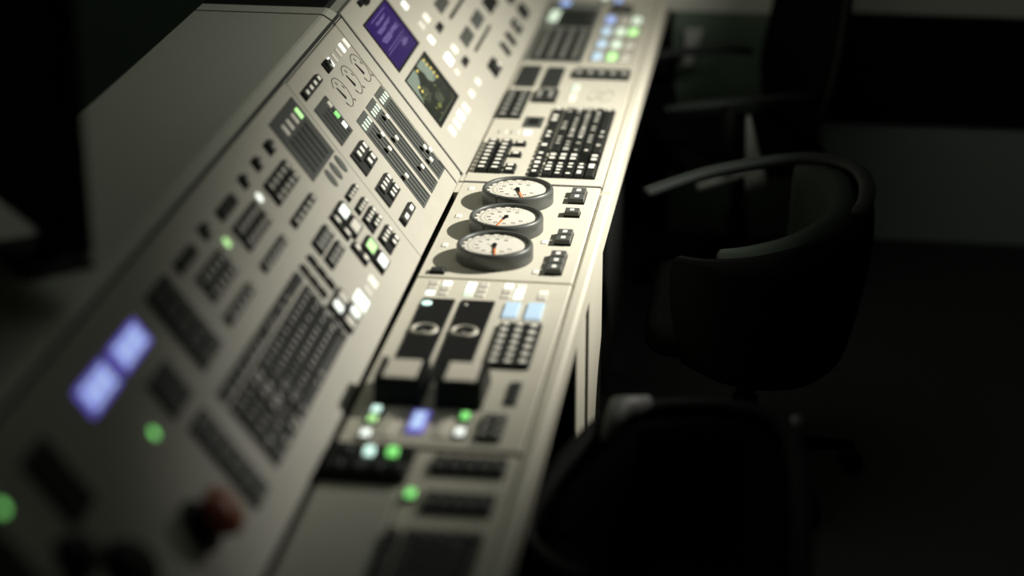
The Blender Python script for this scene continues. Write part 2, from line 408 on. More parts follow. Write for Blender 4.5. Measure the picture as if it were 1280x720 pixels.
rocker('black rocker switch right beside the large grey slotted panel', .380,.407,-.806,-.739)
rocker('black rocker switch in the middle of the row of three', .380,.406,-.903,-.843)
rocker('black rocker switch third from the large slotted panel, above the white light', .379,.405,-1.0,-.944)
rocker('black rocker switch alone above the green indicator', .378,.405,-1.267,-1.206)
def strip(label, x0, x1, y0, y1, rows, **k):
    return B(REAR, label, -x1, -x0, y0, y1, rows, legm='legmid', capm='cap2', **k)
strip('ten-button block below the row of three rocker switches', .310,.363,-.926,-.746,[5,5])
strip('single-row five-button strip below the far ten-button block', .259,.282,-.932,-.744,[5])
strip('plain dark block of four buttons near the lid, left of the rocker row', .376,.403,-1.165,-1.043,[4], legend='none')
strip('ten-button block between the white indicator and the green indicator', .305,.361,-1.155,-.979,[5,5])
strip('single-row five-button strip below the middle ten-button block', .259,.282,-1.160,-.979,[5])
strip('plain dark block of four buttons near the lid, left of the lone rocker', .377,.403,-1.424,-1.302,[4], legend='none')
strip('ten-button block below and left of the green indicator', .304,.359,-1.392,-1.227,[5,5])
strip('single-row five-button strip nearest the blue displays', .258,.283,-1.401,-1.220,[5])
strip('tall dark keypad of fifteen buttons beside the blue displays', .254,.405,-1.576,-1.450,[3,3,3,3,3], legend='none')
strip('dark keypad of six buttons between blue display and green light', .249,.321,-1.749,-1.632,[2,2,2], legend='none')
strip('tall dark strip of buttons beside the near end of the slanted keyboard', .061,.229,-1.733,-1.637,[2,2,2,2,2,2], legend='none')
strip('dark blurred keypad in the near corner, beside the green light', .282,.398,-2.148,-2.040,[3,3,3,3], legend='none')
strip('dark blurred keypad in the bottom left corner of the picture', .20,.40,-2.47,-2.26,[4,4,4,4,4], legend='none')
GC = 'six-dot button blocks beside the module seam'
B(REAR, 'small four-dot button block, topmost of the column beside the module seam', -.218,-.198,-.635,-.531,[4], group=GC)
B(REAR, 'small four-dot button block, second from top of the seam column', -.187,-.165,-.635,-.537,[4], group=GC)
B(REAR, 'black two-row dotted button block, third from top of the seam column', -.162,-.120,-.639,-.533,[4,(3,.25,1)], group=GC)
B(REAR, 'black two-row dotted button block at the bottom of the seam column', -.112,-.065,-.635,-.527,[4,(2,.4,1)], group=GC)
GL = 'lit button strips on the sloped panel'
B(REAR, 'black strip with a bright white lit button and a dim one', -.222,-.147,-.735,-.645,[1,1], group=GL, capm='cap2', legend='none', lit={(0,0):'L_white',(1,0):'L_dim'}, fix=True)
B(REAR, 'black strip with a green lit button above a white lit one', -.136,-.060,-.735,-.645,[1,1], group=GL, capm='cap2', legend='none', lit={(0,0):'L_lime',(1,0):'L_white'})
B(REAR, 'narrow black strip of two dotted buttons beside the bright white button', -.222,-.158,-.768,-.718,[1,1], group=GL)
B(REAR, 'narrow black strip of two dotted buttons beside the green lit button', -.154,-.100,-.776,-.722,[1,1], group=GL)
B(REAR, 'four-button row left of the lit strip, upper of the pair', -.224,-.188,-.916,-.788,[4], legm='legdim', capm='cap2')
B(REAR, 'four-button row left of the lit strip, lower of the pair', -.186,-.155,-.916,-.788,[4], legm='legdim', capm='cap2')
B(REAR, 'slim black bar of buttons running down the slope, right one of two', -.217,-.134,-.975,-.936,[1,1,1], legend='none', capm='cap2')
B(REAR, 'slim black bar of buttons running down the slope, beside the slanted keyboard', -.219,-.139,-1.028,-.990,[1,1,1], legend='none', capm='cap2')
B(REAR, 'two by two lit button block at the far end of the slanted keyboard', -.134,-.060,-1.038,-.925,[2,2], group=GL, capm='cap2', legend='none',
  lit={(0,0):'L_white',(0,1):'L_dim',(1,0):'L_dim',(1,1):'L_white'})

# screen module (far sloped panel)
def tile(label, s0, s1, y0, y1, m='grey', name='speaker_grille', cat='grille', h=.004):
    t = thing(REAR, name, label, cat, -(s0+s1)/2, (y0+y1)/2, 'square grey grilles'); t.location = REAR.pt(-(s0+s1)/2,(y0+y1)/2,.002)
    w, l = s1-s0, y1-y0
    MB().cap(0,0,w,l,0,h,'dgrey',.0004,.001).obj('frame', t)
    b = MB()
    for k in range(6): b.box(-w*.42, w*.42, -l*.42+l*.84*k/6, -l*.42+l*.84*(k+.7)/6, h, h+.0012, 'grey')
    b.obj('grille', t)
tile('square grey grille nearest the second screen, lower left of its pair', .150,.184,.684,.806)
tile('square grey grille behind its twin, above the long black bar', .150,.184,.863,.985)
tile('square grey grille level with the purple screen', .257,.290,.684,.806)
tile('square grey grille high on the far panel, cut by the picture top', .257,.290,.863,.985)
def rb(label, s0, s1, y0, y1, rows, **k):
    t = block(REAR, label, -s1, -s0, y0, y1, rows, **k); t.location = Vector(t.location)+REAR.mtx@Vector((0,0,.002)); return t
rb('single black square button level with the purple screen', .232,.255,.570,.640,[1], legend='none', h=.006, capm='black')
rb('single black square button beside the second screen', .126,.149,.568,.638,[1], legend='none', h=.006, capm='black')
rb('long black two-key bar below the pair of grilles', .122,.133,.729,1.0,[2], legend='none', h=.006, capm='black')
rb('long black two-key bar below the upper grilles', .227,.239,.725,.995,[2], legend='none', h=.006, capm='black')
t = thing(REAR, 'rotary_switch', 'black rotary switch with white pointer dot below the grilles', 'switch', -.058, .775)
t.location = REAR.pt(-.058,.775,.002)
MB().cap(0,0,.040,.085,0,.006,'base',.0006,.001).obj('housing', t)
MB().lathe([(.017,.006),(.016,.016),(.013,.018)],'cap',28).obj('knob', t)
MB().lathe([(.0065,.018),(.006,.0195)],'legend',18).obj('pointer_dot', t)
GK = 'black toggle keys on the far panel'
rb('short black key, nearest of the far row by the bench', .034,.080,.953,1.0,[1], legend='none', h=.010, group=GK, capm='black')
rb('short black key, second in the far row by the bench', .034,.080,1.055,1.108,[1], legend='none', h=.010, group=GK, capm='black')
rb('wider black key pair, third in the far row by the bench', .036,.081,1.169,1.256,[2], legend='bar', legm='legdim', h=.010, group=GK, capm='black')
rb('black key pair farthest along the row by the bench', .040,.085,1.32,1.42,[2], legend='none', h=.010, group=GK, capm='black')
rb('dark button block high beyond the pair of grilles', .140,.186,1.065,1.21,[2,2], legend='none', h=.010, group=GK, capm='black')
rb('dark button block behind, above the farthest key pair', .10,.185,1.30,1.50,[3,3], legend='none', h=.010, group=GK, capm='black')

# ------------------------------------------------------------------ screens
def screen(label, s0, s1, y0, y1):
    t = thing(REAR, 'display_screen', label, 'screen', -(s0+s1)/2, (y0+y1)/2, 'colour screens in the sloped panel')
    t.location = REAR.pt(-(s0+s1)/2,(y0+y1)/2,.002)
    w, l = s1-s0, y1-y0
    b = MB()
    for (a,c,d,e) in ((-w/2,w/2,-l/2,-l/2+.006),(-w/2,w/2,l/2-.014,l/2),(-w/2,-w/2+.004,-l/2+.006,l/2-.014),(w/2-.006,w/2,-l/2+.006,l/2-.014)):
        b.box(a,c,d,e,0,.0022,'black')
    b.obj('bezel', t)
    return t, w, l
t, w, l = screen('screen glowing purple with pale lines of text', .263,.399,.120,.383)
MB().box(-w/2+.004,w/2-.006,-l/2+.006,l/2-.014,0,.0012,'L_purple').obj('display', t)
b = MB(); ww, ll = w-.010, l-.020
def sline(t0, t1, u0, u1, m='L_lilac', z=.0013): b.box(-w/2+.004+ww*t0, -w/2+.004+ww*t1, -l/2+.006+ll*u0, -l/2+.006+ll*u1, z, z+.0002, m)
for (t0,t1,u0,u1) in ((.06,.075,.2,.85),(.14,.16,.3,.42),(.14,.16,.45,.72),(.17,.19,.3,.65),(.26,.28,.18,.4),(.26,.28,.44,.78),(.29,.31,.2,.7),(.32,.34,.22,.5),
        (.42,.44,.15,.5),(.42,.44,.54,.85),(.45,.47,.15,.8),(.48,.50,.18,.62),(.48,.50,.66,.86),(.51,.53,.2,.5),(.63,.642,.12,.86),(.69,.702,.05,.8),(.74,.77,.62,.8),(.78,.80,.58,.86),(.81,.83,.62,.78)):
    sline(t0,t1,u0,u1)
b.obj('screen_text', t)
t, w, l = screen('screen showing a grey green outdoor picture with yellow lights', .105,.242,.117,.376)
MB().box(-w/2+.004,w/2-.006,-l/2+.006,l/2-.014,0,.0012,'L_pic_dark').obj('display', t)
b = MB(); ww, ll = w-.010, l-.020
def poly(pts, m, z):
    P = [(-w/2+.004+ww*tt, -l/2+.006+ll*u, z) for tt, u in pts]; b.add(P, [tuple(range(len(P)))], m)
poly([(0,0),(0,.42),(.12,.40),(.24,.30),(.30,.12),(.45,.06),(.55,0)], 'L_pic_pale', .00125)
poly([(0,.55),(0,.80),(.10,.84),(.35,.86),(.46,.80),(.44,.66),(.34,.58),(.2,.60),(.1,.55)], 'L_pic_pale', .00125)
poly([(.28,.28),(.34,.16),(.5,.10),(.62,.16),(.56,.34),(.42,.40)], 'L_pic_mid', .0013)
poly([(.58,.52),(.66,.40),(.80,.44),(.84,.60),(.72,.68)], 'L_pic_mid', .0013)
rr = random.Random(3)
for _ in range(36):
    tt, u = rr.uniform(.36,.93), rr.uniform(.06,.92); a = rr.uniform(.012,.035)
    poly([(tt-a,u),(tt,u-a*.8),(tt+a*1.3,u+a*.2),(tt+a*.2,u+a)], rr.choice(['L_pic_mid','L_pic_dark','L_pic_olive','L_pic_dark']), .00135+_*1e-6)
poly([(.93,.05),(.97,.05),(.97,.95),(.95,.9)], 'L_pic_mid', .0014)
for tt, u in ((.06,.85),(.155,.85),(.257,.88),(.358,.88),(.455,.875),(.07,.47),(.27,.2),(.364,.2)):
    P = [(-w/2+.004+ww*tt+.0034*math.cos(q), -l/2+.006+ll*u+.0075*math.sin(q), .00145) for q in [k*math.pi/6 for k in range(12)]]
    b.add(P, [tuple(range(12))], 'L_pic_yellow')
poly([(.74,.36),(.80,.30),(.86,.38),(.80,.46)], 'L_pic_olive', .00145)
b.obj('picture', t)

# ------------------------------------------------------------------ keyboards
def keyboard(fr, label, x0, y0, legm='legend', capm='cap2'):
    u = .0240; H = .009
    W, L = .152, .535
    t = thing(fr, 'keyboard', label, 'keyboard', x0+W/2, y0+L/2, 'black key banks set in the console')
    b = MB(); b.cap(W/2-.0755-.0655, 0, .024, L+.004, 0, .0022, 'base', .0003, .0006).cap(.0145, 0, .1235, L+.004, 0, .0022, 'base', .0003, .0006); b.obj('base', t)
    rnd = random.Random(11)
    def key(cx, a, c, wx=.0215, leg=None, lm=None):      # a..c: distance from the far end
        ln = c-a-.0022
        lg = leg or rnd.choice(['dot','dot','dot','full','none'] if legm == 'legend' else ['sdot','sdot','sdot','none'])
        if ln > .05: lg = 'end'
        link('key', keymesh(wx, ln, H-.0022, lg, capm, lm or legm, .0022), t, (cx-W/2, L/2-(a+c)/2, .0022))
    for g in range(4):
        for k in range(4):
            a = .002+g*.134+k*.0318; key(.0110, a, a+.0310)
    rows = ([1]*13+[2], [1.5]+[1]*12+[1.5], [1.75]+[1]*11+[2.25], [2.25]+[1]*10+[2.75], [1.25,8.0,1.25,1.5,1.5,1.5])
    for r, ws in enumerate(rows):
        cx = .0285+.0243*(r+.5); a = 0
        for q in ws: key(cx, a, a+q*u, lm=('legmid' if legm == 'legend' and rnd.random() < .8 else None)); a += q*u
    a0 = 15*u+.014
    for r, n in ((0,2),(1,2),(2,2),(4,2)):
        for k in range(n): key(.0285+.0243*(r+.5), a0+k*.0265, a0+(k+1)*.0265, leg='full')
    a1 = a0+.053+.014; un = (L-a1)/4
    for r in range(5):
        ws = (1,1,1,1) if r < 3 else ((1,1,2) if r == 3 else (2,2))
        a = a1
        for q in ws: key(.0285+.0243*(r+.5), a, a+q*un); a += q*un
    return t
keyboard(BENCH, 'black full keyboard set in the bench just beyond the gauges', .141, .047)
keyboard(REAR, 'black full keyboard on the slanted panel left of the black tray', -.216, -1.590, legm='legmid')
keyboard(BENCH, 'blurred black keyboard on the near end of the bench', .143, -2.21, legm='legdim')

# number pad bank beyond the gauges
t = thing(BENCH, 'number_pad', 'bank of black keys with white dots, left of the bench keyboard', 'keyboard', .0605, .172, 'black key banks set in the console')
b = MB()
for cx, n0, n1 in ((-.0310,-.112,.118),(0,-.112,.118)): b.cap(cx, (n0+n1)/2, .0296, n1-n0, 0, .003, 'base', .0003, .0006)
b.obj('base', t)
kk = keymesh(.0275,.0262,.009,'dot','cap2','legend',.002)
for c in range(2):
    for r in range(8): link('key', kk, t, (-.031+.031*c, -.0975+.0291*r, .003))
for r in (0,1,4.1,7): link('key', kk, t, (.033, -.0975+.0291*r, 0))

B(BENCH, 'dark two-column button panel beside the screens, left of two big keys', .001,.064,.488,.745,[6,6], legend='dot', legm='legdim', capm='cap2', h=.008)
B(BENCH, 'block of two large dark keys beyond the small square grille', .074,.134,.636,.760,[1,1], legend='wide', legm='legdim', h=.010)
B(BENCH, 'black five-key row on the bench beyond the etched emblem', .149,.301,.865,.968,[1,1,1,1,1], legend='dot', legm='legdim', h=.010)
B(BENCH, 'dark key bank beside the lit coloured buttons, in four columns', .018,.154,1.040,1.376,[13,13,13,13], legend='dot', legm='legdim', capm='cap2', h=.008)
B(BENCH, 'dark key cluster at the far end of the bench', .050,.152,1.40,1.60,[6,6,6], legend='none', capm='cap2', h=.008)
B(BENCH, 'black button strip beyond the coloured button grid', .181,.250,1.575,1.665,[3], legend='none', h=.008)
def flat_display(label, x0, x1, y0, y1):
    t = thing(BENCH, 'flat_display', label, 'display', (x0+x1)/2, (y0+y1)/2, 'flat dark displays in the bench')
    MB().cap(0,0,x1-x0,y1-y0,0,.004,'dgrey',.0004,.001).obj('frame', t)
    MB().box(-(x1-x0)*.46,(x1-x0)*.46,-(y1-y0)*.46,(y1-y0)*.46,.004,.0046,'cap').obj('glass', t)
flat_display('flat dark display, left of two, beside the screen panel', .011,.063,.773,.970)
flat_display('flat dark display, right of two, next to the five-key row', .080,.126,.773,.962)
t = thing(BENCH, 'speaker_grille', 'small grey plate with a dark square grille beside the keyboard', 'grille', .102, .464)
MB().cap(0,0,.046,.084,0,.003,'grey',.0004,.001).obj('plate', t)
b = MB()
for k in range(5): b.box(-.013,.013,-.026+.0108*k,-.026+.0108*k+.008,.003,.0038,'slot')
b.obj('grille', t)
# coloured button grid
t = thing(BENCH, 'lit_button_grid', 'grid of twelve coloured lit buttons in four rows on the bench', 'button block', .2365, 1.29, 'lit button grids')
MB().cap(0,0,.116,.53,0,.003,'etch',.0004,.001).obj('plate', t)
for c, x_ in enumerate((.1975,.2378,.273)):
    for r, y_ in enumerate((1.079,1.209,1.347,1.478)):
        m = (('L_sky','L_sky','L_sky','L_blue'),('L_lime','L_pale','L_pale','L_dim'),('L_dim','L_dim','L_lime','L_pale'))[c][r]
        MB().cap(0,0,.026,.066,.003,.006,m,.001,.002).obj('lit_button', t, (x_-.2365, y_-1.29, 0))
def lit_single(label, fr, x, y, m, w=.022, l=.05, h=.008, group='single lit push buttons'):
    t = thing(fr, 'lit_push_button', label, 'button', x, y, group)
    if y < -1.2: w *= .78; l *= .78
    MB().cap(0,0,w+.006,l+.008,0,h*.5,'base',.0004,.001).obj('housing', t)
    MB().cap(0,0,w,l,h*.5,h*.5,m,.0008,.0012).obj('lens', t)
lit_single('pale green lit button at the end of the dark key bank', BENCH, .032, 1.50, 'L_pale', .028, .12)
lit_single('blue lit button at the far end of the bench', BENCH, .048, 1.66, 'L_blue', .028, .06)
lit_single('blue violet lit button at the far end, by the front edge', BENCH, .200, 1.715, 'L_blue', .022, .05)
lit_single('white lit button at the far end, between two blue ones', BENCH, .157, 1.74, 'L_pale', .022, .04)

# ------------------------------------------------------------------ gauges
def gauge(label, x, y, tip):
    t = thing(BENCH, 'round_gauge', label, 'gauge', x, y, 'round gauges on the bench')
    r, h = .0785, .034
    MB().lathe([(r-.001,0),(r,.001),(r,h-.006),(r-.0015,h-.002),(r-.004,h),(r-.0085,h),(r-.0105,h-.003),(r-.0105,h-.007)], 'gauge', 64).obj('body', t)
    MB().lathe([(r-.0105,h-.0075),(r-.0105,h-.0065)], 'dial', 64).obj('dial_face', t)
    z = h-.0065; b = MB()
    b.ringflat(.0455,.0465,z,z+.0002,'dialring',48,R(60),R(330)); b.ringflat(.0535,.0545,z,z+.0002,'dialring',48,R(60),R(330))
    for k in range(28):
        a = R(60+270*k/27); rr0 = .0545; rr1 = .058 if k % 3 else .0605
        b.bar((rr0*math.cos(a),rr0*math.sin(a)),(rr1*math.cos(a),rr1*math.sin(a)),.0012,.0012,z,z+.0002,'dialmark')
    for k in range(10):
        a = R(60+270*k/9); c, s_ = math.cos(a)*.0375, math.sin(a)*.0375
        for d in (-.0022,.0022): b.box(c+d-.0016,c+d+.0016,s_-.0028,s_+.0028,z,z+.0002,'dialmark')
    for k in range(14):
        a = R(85+245*k/13); m = 'redmark' if k in (10,12) else 'dialmark'
        b.ringflat(.062,.0665,z,z+.0002,m,4,a-R(4),a+R(4))
    b.ringflat(.0668,.0682,z,z+.0003,'gauge',48)  # dark ring painted as the bezel's shade on the dial rim
    b.box(-.016,-.012,.003,.009,z,z+.0002,'dialring')
    b.obj('dial_markings_and_shade', t)
    d = Vector(tip); mid = d*.36
    b = MB(); b.lathe([(.0048,z+.0002),(.0048,z+.004),(.003,z+.005)],'ink',20)
    b.bar(tuple(-d*.12),tuple(mid),.0055,.0040,z+.002,z+.0032,'ink'); b.bar(tuple(mid),tuple(d),.0034,.0026,z+.002,z+.0032,'orange')
    b.obj('needle', t, label='black needle with orange tip')
    MB().cap(-.038,-.0690,.004,.003,h-.02,.02,'grey',.0002,.0004).obj('bezel_clip', t)
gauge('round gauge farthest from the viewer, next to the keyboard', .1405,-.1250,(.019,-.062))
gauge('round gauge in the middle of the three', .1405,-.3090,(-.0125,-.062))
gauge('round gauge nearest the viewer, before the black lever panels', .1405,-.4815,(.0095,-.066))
B(BENCH, 'pair of black keys at the front edge, beside the farthest gauge', .246,.287,-.128,-.019,[2], h=.013, legend='sdot', frac=.35, capm='capgrey')
B(BENCH, 'single black key at the front edge, between two key pairs', .246,.286,-.216,-.155,[1], h=.013, legend='sdot', frac=.35, capm='capgrey')
B(BENCH, 'pair of black keys at the front edge, beside the nearest gauge', .246,.286,-.392,-.291,[2], h=.013, legend='sdot', frac=.35, capm='capgrey')
B(BENCH, 'row of three black keys at the front edge', .247,.287,-.564,-.422,[3], h=.013, legend='sdot', frac=.35, capm='capgrey')
B(BENCH, 'small plain black switch at the left end of the bench plate', .019,.053,-.588,-.545,[1], h=.008, legend='none')

# ------------------------------------------------------------------ lever panels
def ring_panel(label, x0, x1, cx, led, lw):
    y0, y1 = -1.12, -.722
    t = thing(BENCH, 'ring_dial_panel', label, 'dial panel', (x0+x1)/2, (y0+y1)/2, 'black panels with a ring dial')
    ox, oy = (x0+x1)/2, (y0+y1)/2
    MB().cap(0,0,x1-x0,y1-y0,0,.003,'ink',.0004,.001).obj('plate', t)
    b = MB(); b.lathe([(.0185,.003),(.0195,.006),(.0225,.0075),(.026,.006),(.0275,.003)],'ringm',40); b.obj('ring', t, (cx-ox, -.883-oy, 0), 'pale ring')
    MB().lathe([(.018,.003),(.017,.0045)],'ink',28).obj('hub', t, (cx-ox, -.883-oy, 0))
    MB().bar((-.003,-.006),(.005,-.012),.004,.004,.0045,.0056,'orange' if False else 'legdim').obj('pointer', t, (cx-ox, -.883-oy, 0))
    MB().lathe([(lw,.003),(lw,.005),(lw*.6,.006)],led,20).obj('indicator_light', t, (cx-.017-ox, -.752-oy, 0))
ring_panel('black ring dial panel with the cyan indicator light', .034,.098,.0635,'L_cyan',.010)
ring_panel('black ring dial panel next to the number keys', .110,.176,.1395,'L_dim',.004)
def lever(label, x0, x1):
    y0, y1 = -1.222, -1.126
    t = thing(BENCH, 'lever_block', label, 'lever', (x0+x1)/2, (y0+y1)/2, 'lever blocks on the bench')
    w, l = x1-x0, y1-y0
    for s_ in (-1,1):
        b = MB(); b.add([(s_*w/2,-l/2,0),(s_*w/2,l/2+.03,0),(s_*w/2,l/2,.050),(s_*w/2,-l/2+.006,.050),(s_*(w/2-.009),-l/2,0),(s_*(w/2-.009),l/2+.03,0),(s_*(w/2-.009),l/2,.050),(s_*(w/2-.009),-l/2+.006,.050)],
              [(0,1,2,3),(7,6,5,4),(0,4,5,1),(1,5,6,2),(2,6,7,3),(3,7,4,0)], 'black')
        b.obj('side_cheek', t)
    b = MB(); b.add([(-w/2+.009,-l/2+.002,0),(w/2-.009,-l/2+.002,0),(w/2-.009,l/2+.02,0),(-w/2+.009,l/2+.02,0),(-w/2+.009,-l/2+.010,.046),(w/2-.009,-l/2+.010,.046),(w/2-.009,l/2-.002,.046),(-w/2+.009,l/2-.002,.046)],
        [(3,2,1,0),(4,5,6,7),(0,1,5,4),(1,2,6,5),(2,3,7,6),(3,0,4,7)], 'slot'); b.obj('body', t)
    MB().cap(0, .004, w-.024, l-.016, .046, .003, 'cream', .0006, .001).obj('cream_plate', t, label='cream coloured top plate')
lever('black lever block with cream top, nearer the sloped panel', .034,.117)
lever('black lever block with cream top, nearer the front edge', .142,.222)
clight(BENCH, .1295, -1.125, 'white', .016, .06, .003, name='label_plate')
# small keypad with two displays
def small_lcd(label, x0, x1, y0, y1, m, m2, h=.004, fr=BENCH, grp='small lit displays'):
    t = thing(fr, 'lit_display', label, 'display', (x0+x1)/2, (y0+y1)/2, grp)
    w, l = x1-x0, y1-y0
    MB().cap(0,0,w,l,0,h,m,.0004,.001).obj('display', t)
    b = MB()
    if fr is BENCH: b.box(-w*.36,w*.36,-l*.40,l*.40,h,h+.0004,m2)
    else:
        for k in range(3):
            for q in range(3): b.box(-w*.36+w*.26*q, -w*.36+w*.26*q+w*.19, -l*.40+l*.28*k, -l*.40+l*.28*k+l*.23, h, h+.0004, m2)
    b.obj('digits', t)
small_lcd('small pale blue display above the number keys, left of two', .198,.2265,-.797,-.724,'L_sky','L_sky')
small_lcd('small pale blue display above the number keys, by the front edge', .2415,.2725,-.801,-.722,'L_sky','L_sky')
B(BENCH, 'black number keypad in three columns below the two pale displays', .197,.281,-1.037,-.812,[7,7,6], h=.009, legend='dot', legm='legend', capm='cap2')
small_lcd('blue lit display between the lever blocks and the near bench edge', .109,.138,-1.325,-1.240,'L_violet','L_lcd')
B(BENCH, 'small six-button keypad by the front edge, below the grey plate', .226,.272,-1.345,-1.225,[3,3], h=.009, legend='dot', legm='legmid', capm='cap2')
t = thing(BENCH, 'grey_plate', 'thin dark grey plate by the front edge, beside the lever blocks', 'plate', .268, -1.148); MB().cap(0,0,.022,.094,0,.004,'dgrey',.0006,.001).obj('plate', t); MB().box(-.002,.002,-.035,.035,.004,.0045,'slot').obj('slot', t)
lit_single('cyan lit button, topmost left of the blue bench display', BENCH, .0445,-1.250,'L_cyan', .020,.026)
lit_single('green lit button below the cyan one, left of the blue bench display', BENCH, .0450,-1.289,'L_lime', .020,.026)
lit_single('white lit button, lowest of three left of the blue bench display', BENCH, .0450,-1.346,'L_white', .020,.03)
lit_single('green lit button right of the blue bench display', BENCH, .2000,-1.258,'L_green', .018,.03)
lit_single('white lit button right of the blue bench display', BENCH, .2005,-1.322,'L_white', .020,.03)
for x_, y0, y1 in ((.078,-1.35,-1.24),(.170,-1.34,-1.26)): clight(BENCH, x_, (y0+y1)/2, 'cream', .022, y1-y0, .003, name='label_plate', z=-.001)
lit_single('cyan white round light on the black tray', BENCH, .0693,-1.435,'L_cyan', .020,.028, h=.020)
lit_single('green light on the black tray beside the cyan one', BENCH, .1074,-1.433,'L_green', .022,.028, h=.020)
lit_single('lone green lit button at the corner of the near plain plate', BENCH, .1590,-1.557,'L_green', .020,.03)
# black tray in the bench gap
t = thing(BENCH, 'control_tray', 'black tray with a row of buttons projecting beside the plain grey plate', 'tray', .066, -1.455)
b = MB(); b.box(-.064,.074,-.055,.055,-.006,.012,'black'); b.box(-.064,.074,-.055,-.050,.012,.016,'black'); b.obj('tray', t)
for k in range(4): link('button', keymesh(.026,.03,.006,'none','cap2','legend'), t, (-.045+.033*k, -.030, .012))
for k in (0,3): MB().cap(-.035+.036*k, .022, .018, .024, .012, .006, 'dgrey', .001, .001).obj('button', t)
t0 = B(BENCH, 'black row of five keys at the bench edge, beside the black tray', .168,.295,-1.468,-1.385,[1]*5, h=.010, legend='dot', legm='legdark', capm='black'); t0.location.z = BZ-.006
t0 = B(BENCH, 'black row of five keys beside the lone green button', .177,.294,-1.608,-1.520,[1]*5, h=.010, legend='dot', legm='legdark', capm='black'); t0.location.z = BZ-.004

# ------------------------------------------------------------------ near sloped panel: displays and knobs
small_lcd('blue violet number display on the sloped panel, farther of two', -.396,-.352,-1.775,-1.648,'L_violet','L_lcd', fr=REAR, grp='blue number displays')
small_lcd('blue violet number display on the sloped panel, nearer of two', -.396,-.351,-1.925,-1.800,'L_violet','L_lcd', fr=REAR, grp='blue number displays')
t = thing(REAR, 'mushroom_button', 'big red mushroom push button with black collar on the slanted panel', 'button', -.129, -1.893)
MB().lathe([(.042,0),(.042,.005),(.036,.008),(.031,.010),(.031,.034)],'black',40).obj('collar', t)
MB().lathe([(.026,.034),(.037,.038),(.039,.047),(.035,.056),(.024,.062),(.010,.064),(.0001,.0643)],'red',40).obj('red_cap', t)
def knob(label, s_, y_, r):
    t = thing(REAR, 'rotary_control', label, 'knob', -s_, y_, 'black rotary knobs')
    MB().lathe([(r*1.15,0),(r*1.15,.004)],'base',36).obj('skirt', t)
    MB().lathe([(r,.004),(r*.94,.024),(r*.8,.030),(r*.3,.031)],'black',36).obj('grip', t)
    MB().box(-r*.75,-r*.15,-.0015,.0015,.0305,.0316,'legdim').obj('pointer', t)
knob('large black rotary knob at the bottom of the sloped panel', .187,-2.12,.042)
knob('black rotary knob below the blurred green light', .26,-2.20,.030)

# ------------------------------------------------------------------ monitor on the lid
t = bpy.data.objects.new('monitor', None); COL.objects.link(t); t.location = (-.415,-1.575,TOPZ+.0005); t.rotation_euler = (0,0,R(130))
tag(t, 'black flat monitor standing on the console lid, out of focus at left', 'monitor')
b = MB(); b.box(-.21,.21,-.012,.02,.07,.62,'black'); b.obj('housing', t)
b = MB(); b.box(-.20,.20,.020,.0215,.085,.61,'ink'); b.obj('screen', t)
b = MB(); b.box(-.03,.03,-.030,-.012,.0,.30,'black'); b.obj('stand_neck', t)
b = MB(); b.box(-.085,.085,-.06,.05,0,.008,'black'); b.obj('stand_foot', t)

# ------------------------------------------------------------------ chairs
def smooth_path(P, n=8):
    P = [Vector(p) for p in P]; out = []
    for i in range(len(P)-1):
        p0, p1, p2, p3 = P[max(i-1,0)], P[i], P[i+1], P[min(i+2,len(P)-1)]
        for k in range(n):
            t = k/n; out.append(.5*((2*p1)+(p2-p0)*t+(2*p0-5*p1+4*p2-p3)*t*t+(3*p1-p0-3*p2+p3)*t**3))
    return out+[P[-1]]
def star_base(t, r=.27, seat_z=.40, up=.07):
    MB().lathe([(.03,up),(.03,.22),(.022,.22),(.022,seat_z-.02),(.06,seat_z-.01),(.06,seat_z)],'frame',24).obj('pedestal', t)
    for k in range(5):
        a = 2*math.pi*k/5+.3; c, s_ = math.cos(a), math.sin(a)
        b = MB(); b.tube([(c*.02,s_*.02,up+.03),(c*r*.5,s_*r*.5,up+.02),(c*r,s_*r,up)],[.022,.018,.013],'frame'); lg = b.obj('leg', t)
        w = MB(); w.tube([(c*r-s_*.018,s_*r+c*.018,.028),(c*r+s_*.018,s_*r-c*.018,.028)],.028,'frame',20); w.tube([(c*r,s_*r,up+.004),(c*r,s_*r,.03)],.008,'frame',10); w.obj('caster', lg)
def shell_wall(path, zlow, thick, mt, cz):
    """upholstered wall following a rim path; lower edge zlow(i)"""
    b = MB(); n = len(path); vs = []; fs = []; prof = 8; ctr = sum(path, Vector())/n; mid = path[n//2]
    tm = path[n//2+1]-path[n//2-1]; sg = 1 if Vector((tm.y,-tm.x,0)).dot(mid-ctr) > 0 else -1
    for i, p in enumerate(path):
        t = (path[min(i+1,n-1)]-path[max(i-1,0)]); t.z = 0; t.normalize()
        nn = Vector((t.y,-t.x,0))*sg; z1 = p.z; z0 = zlow(i/(n-1))
        for k in range(prof):                      # outer side up, over the top, inner side down
            f = k/(prof-1)
            z = z0+(z1-z0)*f; off = thick/2*(1-.55*max(0,f-.8)/.2)-.05*(1-f)**2
            vs.append(tuple(p+nn*(off)+Vector((0,0,z-p.z))))
        for k in range(prof):
            f = 1-k/(prof-1); z = z0+(z1-z0)*f; off = -thick/2*(1-.55*max(0,f-.8)/.2)-.05*(1-f)**2
            vs.append(tuple(p+nn*(off)+Vector((0,0,z-p.z))))
    m = 2*prof
    for i in range(n-1):
        for k in range(m): fs.append((i*m+k,i*m+(k+1)%m,(i+1)*m+(k+1)%m,(i+1)*m+k))
    fs += [tuple(range(m)), tuple((n-1)*m+k for k in reversed(range(m)))]
    return b.add(vs, fs, mt, True)
